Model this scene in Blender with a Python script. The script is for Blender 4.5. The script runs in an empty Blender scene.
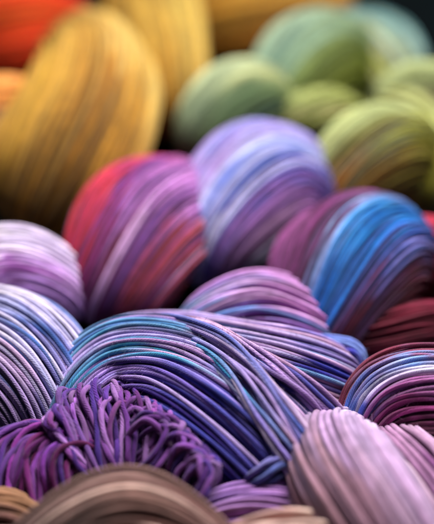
import bpy, math
import numpy as np
rng = np.random.default_rng(7)
scene = bpy.context.scene
col = scene.collection

# ------------------------------------------------------------------ camera
FPX, CX, CY = 1085.0, 217.0, 262.0
PITCH = math.radians(30)
CAM = np.array([0.0, -0.432, 0.36])
FW = np.array([0, math.cos(PITCH), -math.sin(PITCH)])
UP = np.array([0, math.sin(PITCH), math.cos(PITCH)])
RT = np.array([1.0, 0, 0])
def at(px, py, z):
    d = FW + RT * (px - CX) / FPX + UP * (CY - py) / FPX
    return CAM + d * ((z - CAM[2]) / d[2])
def depth(p): return float(np.dot(p - CAM, FW))

cam_d = bpy.data.cameras.new('camera'); cam = bpy.data.objects.new('camera', cam_d); col.objects.link(cam)
cam.location = CAM; cam.rotation_euler = (math.radians(60), 0, 0)
cam_d.sensor_fit = 'HORIZONTAL'; cam_d.sensor_width = 24; cam_d.lens = 60
cam_d.clip_start = 0.01; cam_d.clip_end = 100
cam_d.dof.use_dof = True; cam_d.dof.focus_distance = 0.494; cam_d.dof.aperture_fstop = 2.9
scene.camera = cam

# ------------------------------------------------------------------ materials
def lin(c):
    c = np.array(c, float) / 255.0
    return np.where(c <= 0.04045, c / 12.92, ((c + 0.055) / 1.055) ** 2.4)

def yarn_material(name, ply_pitch=0.0075, plies=6, bump=0.7, gain=1.0):
    m = bpy.data.materials.new(name); m.use_nodes = True
    nt = m.node_tree; N = nt.nodes; L = nt.links
    b = N['Principled BSDF']
    b.inputs['Roughness'].default_value = 0.88
    b.inputs['Specular IOR Level'].default_value = 0.06
    b.inputs['Sheen Weight'].default_value = 0.1
    b.inputs['Sheen Roughness'].default_value = 0.45
    b.inputs['Subsurface Weight'].default_value = 0.35
    b.inputs['Subsurface Radius'].default_value = (1.0,.8,.7); b.inputs['Subsurface Scale'].default_value = 0.0012
    ca = N.new('ShaderNodeVertexColor'); ca.layer_name = 'dye'
    uv = N.new('ShaderNodeUVMap'); uv.uv_map = 'yarn'
    sx = N.new('ShaderNodeSeparateXYZ'); L.new(uv.outputs[0], sx.inputs[0])
    def mth(op, a, c=None, v=None):
        n = N.new('ShaderNodeMath'); n.operation = op
        L.new(a, n.inputs[0]) if not isinstance(a, float) else None
        if c is not None: L.new(c, n.inputs[1])
        if v is not None: n.inputs[1].default_value = v
        return n.outputs[0]
    a = mth('MULTIPLY', sx.outputs[0], v=plies / ply_pitch)      # along the yarn
    c = mth('MULTIPLY', sx.outputs[1], v=float(plies))           # around it
    s = mth('ADD', a, c)
    ph = mth('MULTIPLY', s, v=math.pi)
    sn = mth('ABSOLUTE', mth('SINE', ph))
    h = mth('POWER', sn, v=0.6)
    # fine fibre noise, stretched along the plies
    cb = N.new('ShaderNodeCombineXYZ')
    L.new(mth('MULTIPLY', sx.outputs[0], v=900.0), cb.inputs[0])
    L.new(mth('MULTIPLY', s, v=5.0), cb.inputs[1])
    nz = N.new('ShaderNodeTexNoise'); nz.inputs['Scale'].default_value = 1.0; nz.inputs['Detail'].default_value = 3
    L.new(cb.outputs[0], nz.inputs['Vector'])
    hh = N.new('ShaderNodeMath'); hh.operation = 'MULTIPLY_ADD'; hh.inputs[1].default_value = 1.1
    L.new(nz.outputs[0], hh.inputs[0]); L.new(h, hh.inputs[2])
    bp = N.new('ShaderNodeBump'); bp.inputs['Strength'].default_value = bump; bp.inputs['Distance'].default_value = 0.00042
    n3 = N.new('ShaderNodeTexNoise'); n3.inputs['Scale'].default_value = 2600; n3.inputs['Detail'].default_value = 2
    L.new(N.new('ShaderNodeTexCoord').outputs['Object'], n3.inputs['Vector'])
    h3 = N.new('ShaderNodeMath'); h3.operation = 'MULTIPLY_ADD'; h3.inputs[1].default_value = 0.9
    L.new(n3.outputs[0], h3.inputs[0]); L.new(hh.outputs[0], h3.inputs[2])
    L.new(h3.outputs[0], bp.inputs['Height']); L.new(bp.outputs[0], b.inputs['Normal'])
    # dye takes unevenly
    n2 = N.new('ShaderNodeTexNoise'); n2.inputs['Scale'].default_value = 160; n2.inputs['Detail'].default_value = 4
    tc = N.new('ShaderNodeTexCoord'); L.new(tc.outputs['Object'], n2.inputs['Vector'])
    mr = N.new('ShaderNodeMapRange'); mr.inputs[1].default_value = 0.3; mr.inputs[2].default_value = 0.7
    mr.inputs[3].default_value = 0.8 * gain; mr.inputs[4].default_value = 1.15 * gain
    L.new(n2.outputs[0], mr.inputs[0])
    vm = N.new('ShaderNodeVectorMath'); vm.operation = 'SCALE'
    L.new(ca.outputs[0], vm.inputs[0]); L.new(mr.outputs[0], vm.inputs['Scale'])
    L.new(vm.outputs[0], b.inputs['Base Color'])
    return m
YARN = yarn_material('dyed_wool_yarn')

# ------------------------------------------------------------------ yarn geometry
class Yarn:
    """collects yarn strands into one mesh"""
    def __init__(s): s.v=[]; s.f=[]; s.c=[]; s.uv=[]; s.n=0
    def grid(s, P, C, U, V):
        # P (m,k,3): m rings of k vertices, last vertex column repeats the first
        m, k, _ = P.shape
        idx = np.arange(m*k).reshape(m, k) + s.n
        q = np.stack([idx[:-1,:-1], idx[:-1,1:], idx[1:,1:], idx[1:,:-1]], -1).reshape(-1,4)
        s.v.append(P.reshape(-1,3)); s.f.append(q)
        s.c.append(np.repeat(C[:,None,:], k, 1).reshape(-1,3))
        s.uv.append(np.stack([np.repeat(U[:,None],k,1), np.repeat(V[None,:],m,0)],-1).reshape(-1,2))
        s.n += m*k
    def strand(s, P, C, r, sides=8, taper=False):
        P = np.asarray(P)
        T = np.gradient(P, axis=0); seg = np.linalg.norm(T,axis=1,keepdims=True); T = T/np.maximum(seg,1e-9)
        ref = np.array([0.31,-0.42,0.85])
        A = ref - T*(T@ref)[:,None]
        for _ in range(1): A /= np.maximum(np.linalg.norm(A,axis=1,keepdims=True),1e-6)
        B = np.cross(T, A)
        th = np.linspace(0, 2*math.pi, sides+1)
        rr = np.full(len(P), r) if np.isscalar(r) else r
        if len(P)>20: rr = rr*(1+waver(np.linspace(0,1,len(P)),.085,5))
        if taper: rr = rr*np.linspace(1,0.15,len(P))
        ring = P[:,None,:] + rr[:,None,None]*(A[:,None,:]*np.cos(th)[None,:,None] + B[:,None,:]*np.sin(th)[None,:,None])
        U = np.concatenate([[0], np.cumsum(np.linalg.norm(np.diff(P,axis=0),axis=1))])*rng.uniform(.8,1.3) + rng.random()*0.01
        if len(P)>20: U = U + waver(np.linspace(0,1,len(P)),.0035,2.5)
        s.grid(ring, C, U, th/(2*math.pi))
    def fuzz(s, P, C, r, n):
        n = int(n*2.2)
        """stray fibres lifting off a strand"""
        T = np.gradient(P, axis=0); T /= np.maximum(np.linalg.norm(T,axis=1,keepdims=True),1e-9)
        for _ in range(n):
            i = rng.integers(2, len(P)-2); d = rng.normal(size=3); d -= T[i]*np.dot(d,T[i]); d /= np.linalg.norm(d)
            e = rng.normal(size=3); L = rng.uniform(.0007,.0026)*(2.6 if rng.random()<.08 else 1); t = T[i]*rng.choice([-1,1])
            k = np.linspace(0,1,6)[:,None]
            Q = P[i] + d*r*0.9 + t*L*k*rng.uniform(.4,1) + d*L*0.55*k**1.4 + e*L*0.16*k*k
            s.strand(Q, np.repeat(C[i:i+1]*1.25,6,0), 0.000062, 3)
    def build(s, name, parent, mat=YARN):
        v = np.concatenate(s.v); f = np.concatenate(s.f); c = np.concatenate(s.c); uv = np.concatenate(s.uv)
        me = bpy.data.meshes.new(name)
        o0 = ORIG[parent.name] if parent else np.zeros(3)
        v = v - o0
        me.vertices.add(len(v)); me.vertices.foreach_set('co', v.astype(np.float32).ravel())
        me.loops.add(len(f)*4); me.loops.foreach_set('vertex_index', f.astype(np.int32).ravel())
        me.polygons.add(len(f)); me.polygons.foreach_set('loop_start', (np.arange(len(f))*4).astype(np.int32))
        me.polygons.foreach_set('use_smooth', np.ones(len(f), bool))
        me.update(calc_edges=True)
        u = me.uv_layers.new(name='yarn'); u.data.foreach_set('uv', uv[f.ravel()].astype(np.float32).ravel())
        a = me.color_attributes.new('dye','FLOAT_COLOR','POINT')
        a.data.foreach_set('color', np.concatenate([np.clip(c,0,1), np.ones((len(c),1))],1).astype(np.float32).ravel())
        me.materials.append(mat)
        o = bpy.data.objects.new(name, me); col.objects.link(o)
        if parent: o.parent = parent
        return o

def catmull(K, t):
    K = np.asarray(K, float); n = len(K)
    K2 = np.vstack([2*K[0]-K[1], K, 2*K[-1]-K[-2]])
    x = np.clip(t,0,1)*(n-1); i = np.minimum(x.astype(int), n-2); u = (x-i)[:,None]
    a,b,c,d = K2[i],K2[i+1],K2[i+2],K2[i+3]
    return 0.5*((2*b)+(-a+c)*u+(2*a-5*b+4*c-d)*u*u+(-a+3*b-3*c+d)*u**3)

def waver(x, amp, freq, k=3):
    o = np.zeros_like(x)
    for j in range(k): o += np.sin(x*freq*(1+j*0.8)*2*math.pi + rng.random()*6.28)/(1+j)
    return o*amp/1.5

def dye(stops, t, a, sat=1.0):
    """colour of the yarn at t (along) and a (across) from a list of dyed patches"""
    S = np.array([[q[0],q[1]] for q in stops]); Cc = np.array([lin(q[2]) for q in stops])
    d = (t[:,None]-S[:,0])**2*1.6 + (a[:,None]-S[:,1])**2
    w = 1/(d+0.004)**2.0
    return ((w@Cc)/w.sum(1,keepdims=True))**1.16*1.0

ORIG = {}
def bundle(parent, name, spine, stops, r=0.0018, twist=0.0, step=0.0016, sides=7, wob=1.0, layers=2, gain=1.0,
           lump=0.05, fz=0, flat=1.0, jt=.06, ja=.08, core=True, close=1.0, mix=None, mixp=.3, smooth=.2):
    """a bundle of yarn strands laid side by side along a bent spine"""
    global rng
    rng = np.random.default_rng(int(abs(sum(p[0]*7+p[1]*13+p[3]*3 for p in spine))))
    Y = Yarn()
    r = r*0.61
    K = np.array([at(p[0],p[1],p[2]) for p in spine])
    R = np.array([p[3]*depth(k)/FPX for p,k in zip(spine,K)])*0.98 - r*1.5
    tt = np.linspace(0,1,200)
    Lg = np.linalg.norm(np.diff(catmull(K,tt),axis=0),axis=1).sum() + R.max()
    n = max(24, int(Lg/step)); t = np.linspace(0,1,n)
    P = catmull(K,t); Rr = np.maximum(catmull(R[:,None],t)[:,0], r*1.5)
    # rounded ends so the bundle closes in on itself
    endf = np.clip(np.minimum(t,1-t)/0.13,0,1); Rr = Rr*(1-close*(1-np.sqrt(1-(1-endf)**2))*0.9)
    T = np.gradient(P,axis=0); T /= np.linalg.norm(T,axis=1,keepdims=True)
    h = max(2,int(n*smooth)); ker = np.hanning(2*h+3)[1:-1]; ker /= ker.sum()      # ease the turning of the frame
    T = np.stack([np.convolve(np.pad(T[:,i],(h,h),'edge'),ker,'valid') for i in range(3)],1); T /= np.linalg.norm(T,axis=1,keepdims=True)
    Vc = CAM - K[len(K)//2]; Vc /= np.linalg.norm(Vc)                 # one fixed direction for the frame
    V = Vc - T*(T@Vc)[:,None]; V /= np.linalg.norm(V,axis=1,keepdims=True)
    B = np.cross(V,T)
    l1,l2,l3 = rng.random(3)*6.28
    def surf(phi, off):
        rad = Rr*(1+lump*(np.sin(2*phi+l1+2*t)+0.7*np.sin(3*phi+l2-4*t)+.5*np.sin(5*phi+l3+3*t))) + off
        return P + rad[:,None]*(V*(np.cos(phi)*flat)[:,None] + B*np.sin(phi)[:,None])
    def colour(phi, dt, da, g):
        ph = (phi+math.pi)%(2*math.pi)-math.pi
        a = np.sin(ph)*(1) ; a = np.where(np.cos(ph)<0, np.sign(a)*(2-np.abs(a)), a)
        return dye(stops, t+dt, a+da)*g*gain
    circ = 2*math.pi*np.percentile(Rr,75)
    for layer in range(layers):
        off = -r*1.5*layer
        ns = int(circ/(2*r*(0.93)))
        for i in range(ns):
            # skip strands hardly anyone could see: inner layer on the under side
            phi0 = 2*math.pi*(i+0.5*layer)/ns
            phi = phi0 + twist*(t-0.5) + waver(t, wob*0.9*r/np.percentile(Rr,75), 0.9) + rng.normal()*0.3*r/np.percentile(Rr,75)*wob
            o = off + waver(t, 0.45*r*wob, 1.3) + (rng.exponential(0.35)*r*wob if layer==0 else 0) - (0.6*r if rng.random()<.12 else 0)
            Q = surf(phi, o)
            C = colour(phi, rng.normal()*jt + waver(t,.05,3.5), rng.normal()*ja + waver(t,.07,3.0), np.exp(rng.normal()*0.16+waver(t,.17,4.0))[:,None])
            if rng.random() < mixp:          # space dyed yarn: another dye crosses this length
                mc = lin(mix[rng.integers(len(mix))]) if mix else C[rng.integers(len(C))]*rng.choice([.45,.7,1.5]); w = np.clip(.55+waver(t,.5,.9,2),0,.85)[:,None]; C = C*(1-w)+mc*w
            Y.strand(Q, C, r*rng.uniform(.88,1.1), sides)
            if fz and layer==0: Y.fuzz(Q, C, r, fz)
    if core:
        k = 40; ph = np.linspace(0,2*math.pi,k+1)
        G = np.stack([surf(np.full(n,p), -r*1.6*layers) for p in ph],1)
        Y.grid(G, colour(np.zeros(n),0,0,0.8), t*Lg, ph*0)
    return Y.build(name, parent)

def thing(name, label, cat, base, group=None):
    o = bpy.data.objects.new(name, None); col.objects.link(o); o.empty_display_size = 0.03
    p = at(*base); p[2] = 0; o.location = p; ORIG[o.name] = p
    o['label'] = label; o['category'] = cat
    if group: o['group'] = group
    return o
GR = 'hanks of hand dyed yarn in the pile'
def hank(label, base): return thing('yarn_hank', label, 'yarn', base, GR)

#@@LOBES
# ---- main hank in focus
F = hank('large turquoise and blue hank in focus, ending in a knot of purple loops', (200,370,.0))
bundle(F,'strand_bundle',[(70,402,.03,20),(110,362,.042,34),(165,355,.046,42),(235,370,.048,50),(300,388,.042,54),(345,402,.022,42)],
  [(0,.3,(70,120,160)),(.15,1,(120,150,190)),(.3,1.0,(175,150,200)),(.35,.8,(120,160,190)),(.3,.55,(40,125,165)),(.45,.6,(50,130,175)),
   (.3,.3,(150,120,195)),(.35,.05,(140,100,180)),(.35,-.2,(110,75,160)),(.55,1,(185,160,205)),(.6,.7,(165,145,190)),(.6,.4,(85,110,170)),(.6,.1,(185,150,175)),(.62,-.3,(70,70,170)),
   (.8,.9,(140,125,190)),(.8,.6,(190,160,200)),(.8,.3,(60,60,160)),(.8,.0,(170,140,170)),(.8,-.3,(60,130,160)),(.8,-.7,(150,110,130)),
   (.95,.6,(25,40,130)),(.95,.0,(40,50,150)),(.95,-.6,(120,90,150))],
  r=.00175, twist=-.5, step=.0011, sides=9, wob=1.5, fz=40, lump=.04, jt=.12, ja=.13, mix=[(200,170,205),(190,165,210),(150,130,200),(30,45,130),(175,135,160),(60,120,170),(205,185,215),(25,35,110),(215,190,220)], mixp=.65)
bundle(F,'strand_bundle',[(68,485,.012,28),(82,425,.040,47),(118,384,.048,60),(172,390,.050,69),(230,428,.046,74),(285,482,.034,70),(335,545,.01,44)],
  [(0,.6,(50,110,150)),(.1,1,(90,140,180)),(.1,.5,(60,110,160)),(.15,.0,(90,70,140)),(.25,1,(175,165,205)),(.27,.8,(60,150,185)),(.3,.6,(70,145,180)),(.2,.7,(75,140,175)),(.36,.7,(80,160,190)),(.27,.48,(150,150,200)),(.27,.35,(150,120,195)),(.3,.1,(120,80,160)),(.3,-.3,(90,50,140)),
   (.42,.95,(150,150,200)),(.42,.78,(60,140,180)),(.46,.66,(100,150,185)),(.42,.5,(180,155,200)),(.42,.35,(165,135,195)),(.45,.1,(125,95,175)),(.45,-.3,(85,65,150)),
   (.6,.9,(190,165,205)),(.6,.65,(185,150,180)),(.6,.4,(75,90,180)),(.6,.15,(125,105,180)),(.6,-.15,(75,80,165)),(.6,-.6,(45,50,125)),
   (.75,.8,(180,150,190)),(.75,.5,(150,115,150)),(.75,.2,(70,80,160)),(.75,-.2,(100,90,165)),(.75,-.6,(45,50,125)),(.9,.5,(120,90,140)),(.9,-.3,(50,55,130))],
  r=.00175, twist=-.3, step=.0011, sides=9, wob=1.6, fz=40, jt=.12, ja=.13, mix=[(150,130,205),(170,145,210),(175,150,205),(20,25,75),(60,90,165),(150,115,175)], mixp=.55)
bundle(F,'strand_bundle',[(115,345,.050,5),(160,326,.070,9),(205,343,.080,15),(240,374,.079,19),(270,412,.074,21),(300,457,.064,23),(328,505,.045,20)],
  [(.1,0,(60,135,170)),(.3,.5,(170,150,200)),(.3,-.3,(50,135,170)),(.5,.5,(180,160,195)),(.5,-.3,(70,140,175)),(.7,.4,(190,155,175)),(.7,-.2,(110,120,170)),(.85,-.4,(70,60,140)),(.85,.4,(150,115,150)),(1,0,(90,70,130))],
  r=.0017, twist=.6, step=.0011, sides=9, wob=2.6, fz=40, mix=[(205,180,210),(60,90,175),(150,130,200)], mixp=.5, flat=.28, layers=1, core=False)
bundle(F,'strand_bundle',[(140,330,.054,8),(185,325,.070,11),(232,348,.079,16),(286,387,.072,20),(332,425,.056,20),(368,470,.03,16)],
  [(.1,0,(190,165,205)),(.3,.5,(200,170,210)),(.3,-.3,(150,130,195)),(.5,.5,(170,140,195)),(.5,-.3,(50,80,165)),(.7,.2,(150,120,175)),(.8,-.4,(40,45,140)),(1,0,(90,70,140))],
  r=.0017, twist=-1.0, step=.0011, sides=9, wob=2.6, fz=40, mix=[(205,180,210),(40,60,150),(170,130,160)], flat=.28, layers=1, core=False)
bundle(F,'strand_bundle',[(285,350,.045,8),(325,347,.052,13),(352,352,.05,13),(358,372,.04,12),(350,400,.025,10)],
  [(.1,0,(120,100,180)),(.4,.4,(130,150,210)),(.4,-.3,(40,60,170)),(.8,.3,(110,130,200)),(.8,-.3,(25,35,130))],
  r=.0017, twist=.6, step=.0011, sides=9, wob=1.0, fz=18, layers=1)

# ---- knot of loops at the end of the main hank
sp = []
def hairpin(bx,by,tx,ty,w,zb,zt,c):
    dx,dy = tx-bx,ty-by; l = math.hypot(dx,dy); nx,ny = -dy/l,dx/l
    k = rng.normal()*.15
    sp.append((bx-nx*w*.5, by-ny*w*.5, tx, ty, bx+nx*w*(.9+k), by+ny*w*(.9+k), zb, zt, zb+rng.normal()*.002, c))
def hairloops(name, stops, r=.00165, fz=30):
    """each loop leaves the knot, swings out, turns round and comes back"""
    Y = Yarn()
    for (x0,y0,x1,y1,x2,y2,z0,z1,z2,c) in sp:
        a = at(x0,y0,z0); b = at(x1,y1,z1); d = at(x2,y2,z2)
        out = b-(a+d)/2; side = (d-a); side /= np.linalg.norm(side)+1e-9; L = np.linalg.norm(out)
        w = rng.uniform(.0032,.0062)
        up = np.array([0,-.35,.9])*L*rng.uniform(.05,.16)
        K = [a, a+out*.42-side*w*.6+up, a*.5+d*.5+out*.82-side*w+up*.8, b, a*.5+d*.5+out*.80+side*w+up*.7, d+out*.40+side*w*.6+up, d]
        K = [k+rng.normal(size=3)*.0007 for k in K]
        t = np.linspace(0,1,90); P = catmull(K,t)
        base = lin(c); alt = lin(stops[rng.integers(len(stops))])
        ww = (0.5+0.5*np.sin(t*5+rng.random()*6.28))[:,None]*0.7
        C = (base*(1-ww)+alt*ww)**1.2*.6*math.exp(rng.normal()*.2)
        Y.strand(P, C, r*rng.uniform(.9,1.1), 10); Y.fuzz(P, C, r, fz)
    return Y.build(name, F)
VI = [(150,95,175),(165,110,190),(115,75,165),(135,75,160),(185,140,205),(95,65,150),(155,90,165)]
def flow(name, paths, stops, r=.00128, fz=26):
    """yarns that spill over a ridge and run down together"""
    Y = Yarn()
    for K,c in paths:
        K = [at(*k)+rng.normal(size=3)*.0008 for k in K]
        t = np.linspace(0,1,110); P = catmull(K,t)
        P = P + np.stack([waver(t,.0007,1.5),waver(t,.0005,1.2),waver(t,.0007,1.4)],1)
        base = lin(c); alt = lin(stops[rng.integers(len(stops))])
        ww = (0.5+0.5*np.sin(t*5+rng.random()*6.28))[:,None]*0.55
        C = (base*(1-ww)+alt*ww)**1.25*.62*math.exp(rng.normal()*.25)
        Y.strand(P, C, r*rng.uniform(.9,1.1), 10); Y.fuzz(P, C, r, fz)
    return Y.build(name, F)
paths = []
def ridge(u):            # crest of the fold, left to right
    R = catmull([(50,416),(62,400),(84,384),(110,384),(134,389),(158,402),(168,420)], np.array([u]))[0]
    return R[0],R[1]
for lay in range(3):
    n = 27 - lay*3
    for k in range(n):
        u = (k+.5*rng.random())/n
        x,y = ridge(u); x += rng.normal()*1.5; y += lay*7+rng.normal()*2.0 + (4 if rng.random()<.3 else 0)
        bx = 92+58*u+rng.normal()*4; by = 482+rng.normal()*4
        bul = (u-.38)*16
        z = .0655-.003*lay
        back = rng.uniform(5,11)*(1 if u<.5 else -1)
        paths.append(([(x+back*1.6,y+30,z-.022),(x+back,y+7,z-.008),(x+back*.3,y-1,z-.001),(x-2+bul*.3,y+8,z+.001),(x*.72+bx*.28+bul,y*.66+by*.34,z-.004),(x*.35+bx*.65+bul*.8,y*.3+by*.7,z-.011),(bx,by,z-.022)], VI[rng.integers(len(VI))]))
flow('folded_strands', paths, VI)
sp = []
for k in range(12):      # a few big loose loops over the fold
    u = rng.random(); x,y = ridge(.45+.55*u)
    hairpin(122+rng.normal()*8, 460+rng.normal()*8, x+4+rng.normal()*3, y+6+rng.random()*14, rng.uniform(8,14), .046, .066, VI[k%7])
for k in range(40):
    u = k/39; x = 166+u*48+rng.normal()*2.5; y = 414+u*52+rng.normal()*4
    ln = rng.uniform(26,44)
    hairpin(x-ln*.5+rng.normal()*4, y+ln*.9, x, y, rng.uniform(7,13), .047, .068-.004*u-.003*(k%2), [(165,110,195),(105,75,165),(140,90,175),(180,140,205),(90,70,160)][k%5])
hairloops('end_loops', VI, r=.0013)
P2 = [(155,75,165),(120,55,145),(165,105,185),(140,60,140),(110,75,165),(150,60,130)]
paths = []
for lay in range(3):
    n = 18
    for k in range(n):
        u = (k+rng.random()*.7)/n
        z = .058-.004*lay
        sx,sy = 66+36*u+rng.normal()*3, 434+16*u+rng.normal()*2+lay*4
        ax,ay = -8+78*u+rng.normal()*2, 428+24*u+lay*8+rng.normal()*2
        ex,ey = -34+112*u+rng.normal()*3, 512+rng.normal()*4
        paths.append(([(sx+14,sy+8,z-.014),(sx,sy,z-.005),((sx+ax)/2,min(sy,ay)-6,z),(ax,ay+3,z),(ax*.55+ex*.45-6,ay*.55+ey*.45,z-.006),(ex,ey,z-.018)], P2[rng.integers(len(P2))]))
flow('folded_strands', paths, P2)
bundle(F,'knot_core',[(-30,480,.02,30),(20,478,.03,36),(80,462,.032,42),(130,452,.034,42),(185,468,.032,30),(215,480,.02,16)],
  [(.2,0,(70,25,80)),(.5,0,(55,25,85)),(.8,0,(40,30,95))], r=.0018, twist=3, step=.0015, sides=8, wob=2.5)  # shade in the gaps between loops put into the core's dark colour

# ---- in front: out of focus hanks along the bottom edge
A = hank('blurred brown and beige hank at the bottom edge, in front of the purple loops', (130,545,0))
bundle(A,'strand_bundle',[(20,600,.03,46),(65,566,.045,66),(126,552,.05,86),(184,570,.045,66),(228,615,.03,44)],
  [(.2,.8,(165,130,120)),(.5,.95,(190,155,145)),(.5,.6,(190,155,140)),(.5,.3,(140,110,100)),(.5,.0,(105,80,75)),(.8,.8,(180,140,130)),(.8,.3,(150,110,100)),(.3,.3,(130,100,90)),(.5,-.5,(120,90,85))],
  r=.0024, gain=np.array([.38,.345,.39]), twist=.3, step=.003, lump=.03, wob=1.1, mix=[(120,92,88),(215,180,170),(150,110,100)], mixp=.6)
Bk = hank('tan and golden brown hank cut off at the bottom left corner', (0,540,0))
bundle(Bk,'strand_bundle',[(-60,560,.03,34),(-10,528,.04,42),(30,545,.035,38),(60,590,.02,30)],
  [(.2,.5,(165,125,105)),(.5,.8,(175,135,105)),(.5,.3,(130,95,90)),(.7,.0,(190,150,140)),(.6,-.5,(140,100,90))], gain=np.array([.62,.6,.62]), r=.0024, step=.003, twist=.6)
Ck = hank('pale beige sliver of a hank at the bottom edge, right of the brown one', (300,560,0))
bundle(Ck,'strand_bundle',[(200,590,.03,34),(255,566,.045,48),(315,560,.05,50),(370,572,.045,44),(410,600,.03,34)],
  [(.3,.8,(190,155,150)),(.6,.8,(215,190,180)),(.5,0,(180,150,145))], gain=.75, r=.0024, step=.003)

D = hank('pale lilac pink hank with thick smooth strands in the lower right corner', (380,500,0))
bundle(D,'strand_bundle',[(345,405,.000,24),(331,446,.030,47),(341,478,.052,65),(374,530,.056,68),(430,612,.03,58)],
  [(.1,.9,(190,165,200)),(.3,.5,(205,190,222)),(.3,-.3,(185,172,212)),(.3,-.9,(160,152,200)),(.5,.7,(195,170,205)),(.5,.2,(185,155,192)),(.5,-.3,(172,142,168)),(.5,-.8,(150,122,145)),
   (.75,.5,(200,170,195)),(.75,.0,(170,135,150)),(.75,-.5,(165,130,140))],
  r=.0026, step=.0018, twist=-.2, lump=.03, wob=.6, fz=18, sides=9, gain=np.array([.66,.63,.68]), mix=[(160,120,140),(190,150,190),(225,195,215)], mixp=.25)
bundle(D,'strand_bundle',[(392,430,.005,20),(390,452,.032,37),(424,498,.047,52),(490,590,.04,48)],
  [(.2,.5,(205,175,205)),(.5,.8,(215,185,210)),(.5,.3,(190,150,185)),(.5,-.2,(160,110,160)),(.6,-.6,(170,130,150)),(.9,.5,(150,100,150))],
  r=.0026, wob=.6, step=.0018, twist=.35, fz=14, sides=9, gain=np.array([.62,.56,.62]), mix=[(150,105,140),(190,150,190),(225,195,215)], mixp=.25)
E = hank('lavender purple hank with a small blue twist, lying low between the brown and lilac hanks', (270,510,0))
bundle(E,'strand_bundle',[(185,548,.02,22),(222,522,.036,36),(275,514,.042,36),(330,528,.036,32),(360,560,.02,24)],
  [(.2,.7,(150,115,180)),(.4,.9,(160,120,185)),(.5,.4,(165,125,180)),(.5,0,(130,85,150)),(.7,.5,(150,105,160)),(.6,-.6,(110,70,120))], r=.002, step=.0018, twist=-.5, fz=3)
bundle(E,'strand_bundle',[(238,488,.040,8),(260,475,.057,11),(283,464,.060,13),(310,464,.050,11)],
  [(.2,.5,(110,110,170)),(.5,.7,(130,125,190)),(.5,-.3,(90,100,160)),(.8,0,(80,90,150))], r=.0019, step=.0016, twist=.8, fz=4)

# ---- middle row
H = hank('pale lilac and slate blue hank at the left edge, next to the turquoise one', (20,360,0))
bundle(H,'strand_bundle',[(-80,290,.03,40),(-30,328,.042,52),(16,358,.046,66),(48,402,.042,60),(60,450,.02,44)],
  [(.3,.9,(215,205,225)),(.55,.95,(195,185,220)),(.8,.9,(160,150,205)),(.45,.55,(170,170,215)),(.6,.5,(70,100,165)),(.75,.5,(150,140,195)),(.45,.15,(190,165,200)),
   (.6,.1,(60,90,150)),(.75,.1,(90,85,140)),(.5,-.3,(185,155,190)),(.7,-.4,(150,130,175)),(.45,-.7,(150,120,170))],
  r=.0019, step=.0015, twist=.25, wob=1.3, fz=18, sides=8, gain=.95, mix=[(205,195,225),(190,180,220),(70,110,180),(180,160,200)], mixp=.5)
I = hank('white and pale lilac hank at the left edge, in front of the big mustard one', (30,290,0))
bundle(I,'strand_bundle',[(-90,310,.03,38),(-35,290,.042,54),(12,282,.044,56),(50,294,.038,44),(70,315,.02,26)],
  [(.4,.9,(225,215,230)),(.6,.8,(215,200,230)),(.4,.4,(215,190,225)),(.5,.25,(170,105,180)),(.7,.4,(200,160,215)),(.6,0,(190,150,210)),(.8,0,(180,140,205)),(.6,-.4,(180,140,200))],
  r=.0019, step=.002, twist=.4)
J = hank('violet and lilac hank with red edges, standing in the middle left', (135,290,0))
bundle(J,'strand_bundle',[(97,320,.012,32),(113,282,.036,56),(140,236,.046,70),(165,212,.036,59),(178,204,.012,34)],
  [(.3,.9,(170,40,60)),(.5,.97,(200,60,80)),(.8,.95,(190,60,80)),(.4,.85,(175,45,65)),(.3,.5,(130,50,110)),(.5,.78,(170,45,80)),(.5,.6,(115,60,140)),(.5,.4,(170,115,185)),(.55,.1,(185,125,190)),(.4,.1,(150,100,160)),(.6,-.2,(175,120,185)),
   (.4,-.2,(110,60,120)),(.65,-.45,(165,105,175)),(.4,-.5,(150,55,70)),(.65,-.75,(215,130,155)),(.5,-.9,(165,65,85)),(.2,0,(120,50,80)),(.8,.3,(180,110,180)),(.8,-.4,(190,120,170))],
  r=.0019, step=.002, twist=-.15, wob=1.2, mix=[(205,160,210),(85,45,120),(190,130,190),(150,50,80)], mixp=.28, gain=.95)
K = hank('periwinkle blue hank with lavender streaks behind the violet one', (260,240,0))
bundle(K,'strand_bundle',[(198,285,.012,26),(217,240,.036,54),(257,196,.047,70),(286,192,.036,58),(303,204,.012,32)],
  [(.4,.95,(175,145,205)),(.6,.95,(165,155,215)),(.4,.65,(185,185,225)),(.6,.65,(185,190,230)),(.5,.38,(95,115,190)),(.6,.18,(180,170,220)),(.5,-.05,(95,90,165)),(.4,-.2,(150,100,165)),
   (.6,-.3,(110,90,160)),(.5,-.55,(130,85,140)),(.35,-.7,(120,90,120)),(.8,.3,(135,135,205))], r=.0019, step=.0022, twist=.3, mix=[(195,195,225),(60,80,170),(85,110,190),(130,90,160)], mixp=.4)
L = hank('hank with a bright cobalt blue band between magenta and maroon, right of centre', (345,320,0))
bundle(L,'strand_bundle',[(300,375,.010,26),(318,330,.034,54),(345,276,.047,80),(368,256,.034,68),(382,250,.012,40)],
  [(.5,.95,(140,75,130)),(.5,.75,(120,55,110)),(.3,.7,(95,40,85)),(.5,.5,(95,40,90)),(.5,.40,(150,170,215)),(.5,.25,(50,140,200)),(.5,.08,(10,105,180)),(.5,-.08,(25,125,195)),
   (.5,-.22,(60,105,185)),(.5,-.35,(30,85,170)),(.5,-.5,(120,120,190)),(.5,-.62,(100,45,90)),(.5,-.85,(100,30,55)),(.25,.2,(25,90,160)),(.25,-.5,(110,40,70)),(.8,0,(70,130,200)),(.8,-.4,(90,80,160)),(.8,-.7,(105,35,60)),(.8,.8,(150,80,140))],
  r=.0019, step=.002, twist=-.2, jt=.03, ja=.05, wob=1.2, mixp=.15, gain=.9)
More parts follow.
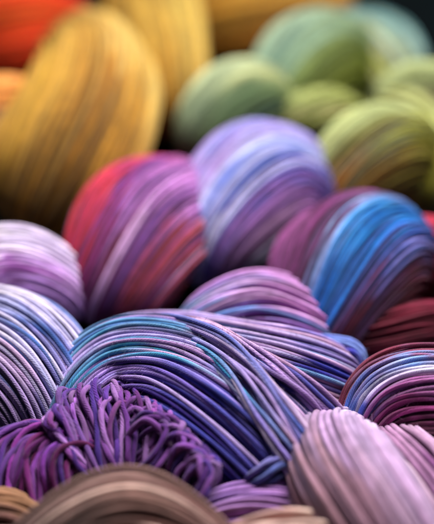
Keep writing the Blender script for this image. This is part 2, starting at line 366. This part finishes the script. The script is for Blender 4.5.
M = hank('small lilac pink hank with a light blue end, tucked behind the turquoise one', (255,330,0))
bundle(M,'strand_bundle',[(192,348,.015,26),(218,332,.036,46),(260,323,.042,56),(303,335,.037,44),(328,356,.014,20)],
  [(0,.5,(80,140,190)),(.2,.8,(150,180,215)),(.25,.3,(110,140,195)),(.4,.95,(175,150,205)),(.6,.95,(190,140,195)),(.45,.5,(200,160,205)),(.55,.1,(150,90,165)),(.7,.6,(185,125,185)),
   (.75,.1,(160,95,165)),(.5,-.3,(160,110,180)),(.95,.3,(150,80,145))], r=.0018, step=.0013, twist=.25, fz=5, sides=8, wob=1.3)
Nn = hank('hank at the right edge with maroon, light blue and white bands', (400,430,0))
bundle(Nn,'strand_bundle',[(362,480,.010,20),(372,440,.034,38),(396,412,.046,60),(445,408,.048,64),(500,425,.04,50)],
  [(.3,1,(140,65,90)),(.5,1,(140,65,90)),(.8,1,(145,80,105)),(.2,.88,(125,50,78)),(.4,.88,(125,52,80)),(.65,.93,(140,68,95)),(.35,.74,(85,120,190)),(.6,.78,(120,150,210)),(.35,.5,(70,90,180)),(.45,.5,(200,185,220)),(.6,.62,(210,205,230)),(.7,.4,(160,110,160)),(.5,.33,(140,75,130)),
   (.5,.15,(130,55,105)),(.65,.0,(150,70,125)),(.55,-.2,(90,35,65)),(.6,-.35,(190,140,165)),(.6,-.6,(170,120,135)),(.6,-.85,(150,90,140))],
  r=.0019, step=.0014, twist=.15, fz=14, sides=8, jt=.03, ja=.05, wob=1.2)
O = hank('dull rose red hank half hidden at the right edge behind the cobalt banded one', (430,260,0))
bundle(O,'strand_bundle',[(380,262,.02,30),(420,262,.035,44),(470,265,.035,44)],
  [(.3,.8,(190,70,95)),(.5,.3,(170,50,75)),(.5,-.4,(130,35,60))], r=.0019, step=.003)
O2 = hank('dark maroon hank lying low behind the banded hank at the right edge', (400,345,0))
bundle(O2,'strand_bundle',[(330,350,.012,20),(375,345,.028,34),(430,335,.03,40),(480,340,.02,34)],
  [(.3,.8,(120,35,60)),(.5,.3,(100,28,50)),(.5,-.4,(90,30,50))], r=.0019, step=.003)

# ---- back rows, far out of focus
P = hank('big mustard yellow hank in the upper left', (85,190,0))
bundle(P,'strand_bundle',[(86,56,.03,50),(94,78,.055,64),(82,126,.064,76),(56,182,.05,78),(30,235,.02,52)],
  [(.2,.6,(205,185,110)),(.4,.8,(210,180,100)),(.35,.2,(220,190,115)),(.6,.5,(185,140,40)),(.6,.0,(170,122,28)),(.6,-.6,(200,160,65)),(.85,0,(125,92,20)),(.9,-.5,(135,100,28))],
  gain=np.array([.76,.70,.58]), r=.0019, wob=.8, mix=[(170,120,40),(195,150,65)], mixp=.12, step=.004, twist=.05, sides=6)
bundle(P,'strand_bundle',[(145,-30,.03,36),(154,10,.055,50),(160,52,.06,52),(164,95,.05,44),(165,130,.02,30)],
  [(.3,.3,(225,200,110)),(.5,0,(220,185,90)),(.8,0,(205,160,60)),(.5,-.8,(200,160,60))], gain=np.array([.64,.58,.46]), r=.0018, step=.004, twist=.5, sides=6)
Rk = hank('golden ochre hank at the top centre behind the green ones', (265,30,0))
bundle(Rk,'strand_bundle',[(180,30,.02,34),(225,22,.045,50),(280,12,.045,48),(340,10,.03,38)],
  [(.3,.3,(190,145,60)),(.6,.6,(205,165,85)),(.6,-.3,(165,112,35))], r=.0019, step=.005, sides=6)
S = hank('bright orange red hank in the top left corner', (20,40,0))
bundle(S,'strand_bundle',[(-60,50,.02,40),(-5,40,.045,56),(35,34,.045,50),(78,40,.02,36)],
  [(.3,.3,(235,105,40)),(.55,.3,(225,80,35)),(.8,.3,(180,40,28)),(.5,-.5,(215,70,30))], r=.0019, step=.005, sides=6)
S2 = hank('light apricot hank at the left edge between the red and mustard ones', (5,120,0))
bundle(S2,'strand_bundle',[(-50,150,.02,36),(-8,118,.042,42),(30,112,.04,34),(60,135,.02,26)],
  [(.5,.5,(240,170,95)),(.5,-.3,(235,190,140))], r=.0019, step=.005, sides=6)
Tk = hank('pale sage green hank with a darker teal end, just behind the periwinkle one', (235,135,0))
bundle(Tk,'strand_bundle',[(198,160,.015,26),(212,136,.036,44),(238,114,.046,54),(258,110,.036,46),(272,118,.014,26)],
  [(.3,.6,(140,160,130)),(.5,.9,(195,205,165)),(.6,.5,(200,205,150)),(.4,.2,(110,135,95)),(.4,-.3,(70,95,75)),(.7,0,(170,180,110)),(.6,-.5,(90,100,50))], gain=0.78, r=.0019, step=.004, sides=6, twist=.3)
bundle(Tk,'strand_bundle',[(275,130,.03,16),(300,120,.048,26),(335,116,.05,28),(372,132,.03,20)],
  [(.3,.6,(175,185,115)),(.6,.3,(195,190,135)),(.5,-.3,(120,130,50)),(.8,.5,(150,160,80))], gain=0.78, r=.0022, step=.004, sides=6, twist=2.5, lump=.1)
Uk = hank('mint and olive green hank behind the sage one, right of the top centre', (315,90,0))
bundle(Uk,'strand_bundle',[(275,120,.015,26),(290,92,.038,46),(317,66,.048,57),(338,66,.038,46),(350,84,.014,26)],
  [(.3,.7,(150,180,160)),(.55,.9,(175,195,165)),(.55,.4,(165,185,140)),(.5,.0,(115,130,60)),(.6,-.4,(130,140,45)),(.8,.2,(150,165,90)),(.8,-.5,(150,155,50))], gain=0.74, r=.0019, step=.004, sides=6, twist=.4)
Vk = hank('powder blue and cream hank at the top right against the dark', (390,50,0))
bundle(Vk,'strand_bundle',[(335,58,.015,26),(348,50,.036,40),(372,56,.044,46),(392,78,.036,38),(402,98,.014,24)],
  [(.2,.5,(150,180,185)),(.4,.8,(120,165,170)),(.4,.2,(195,190,190)),(.6,.4,(200,205,165)),(.6,-.3,(205,205,140)),(.85,0,(195,200,110))], gain=0.72, r=.0019, step=.004, sides=6)
bundle(Vk,'strand_bundle',[(385,120,.015,20),(398,102,.034,32),(420,94,.040,37),(450,98,.036,34),(480,110,.02,26)],
  [(.5,.5,(195,205,150)),(.5,-.3,(190,170,140))], gain=0.72, r=.0019, step=.004, sides=6)
Yk = hank('olive yellow green hank at the right edge above the cobalt banded one', (385,190,0))
bundle(Yk,'strand_bundle',[(328,230,.012,26),(343,192,.036,46),(378,162,.048,60),(398,165,.036,50),(410,190,.014,28)],
  [(.15,.3,(190,130,40)),(.3,-.2,(150,120,50)),(.35,.1,(150,160,140)),(.3,.5,(130,125,60)),(.5,.9,(195,205,145)),(.5,.4,(185,185,95)),(.55,0,(150,145,45)),(.5,-.5,(150,135,50)),(.8,.3,(170,170,60))], gain=0.74, r=.0019, step=.004, sides=6, twist=.3)
bundle(Yk,'strand_bundle',[(385,112,.03,26),(412,128,.045,36),(432,165,.045,38),(430,215,.02,32)],
  [(.3,.5,(195,200,140)),(.5,0,(175,175,80)),(.8,0,(150,145,40))], gain=0.74, r=.0019, step=.004, sides=6)
#@@END

# ------------------------------------------------------------------ table top
def plane(name, size, z, mat):
    me = bpy.data.meshes.new(name); s = size
    me.from_pydata([(-s,-s,z),(s,-s,z),(s,s,z),(-s,s,z)],[],[(0,1,2,3)]); me.materials.append(mat)
    o = bpy.data.objects.new(name, me); col.objects.link(o); o['kind'] = 'structure'; return o
tm = bpy.data.materials.new('dark_cloth'); tm.use_nodes = True
b = tm.node_tree.nodes['Principled BSDF']; b.inputs['Roughness'].default_value = .9; b.inputs['Specular IOR Level'].default_value = 0
nz = tm.node_tree.nodes.new('ShaderNodeTexNoise'); nz.inputs['Scale'].default_value = 60
rp = tm.node_tree.nodes.new('ShaderNodeValToRGB'); rp.color_ramp.elements[0].color = (.001,.0015,.002,1); rp.color_ramp.elements[1].color = (.003,.0045,.005,1)
tm.node_tree.links.new(nz.outputs[0], rp.inputs[0]); tm.node_tree.links.new(rp.outputs[0], b.inputs['Base Color'])
o = plane('table_top', 6, 0, tm)

# ------------------------------------------------------------------ light
def area(name, loc, target, size, power, colr):
    l = bpy.data.lights.new(name,'AREA'); l.shape='RECTANGLE'; l.size=size[0]; l.size_y=size[1]; l.energy=power; l.color=colr
    o = bpy.data.objects.new(name,l); col.objects.link(o); o.location = loc
    d = np.array(target)-np.array(loc)
    from mathutils import Vector
    o.rotation_euler = Vector(d).to_track_quat('-Z','Y').to_euler(); return o
area('window_light', (0.3,.50,1.35), (0,.10,.03), (1.2,.9), 74, (1,.97,.93))
w = bpy.data.worlds.new('World'); scene.world = w; w.use_nodes = True
w.node_tree.nodes['Background'].inputs[0].default_value = (.75,.85,1,1); w.node_tree.nodes['Background'].inputs[1].default_value = .06

scene.render.engine = 'CYCLES'
scene.view_settings.view_transform = 'Standard'; scene.view_settings.look = 'None'
scene.view_settings.exposure = 0; scene.view_settings.gamma = 1
scene.render.resolution_x = 848; scene.render.resolution_y = 1024
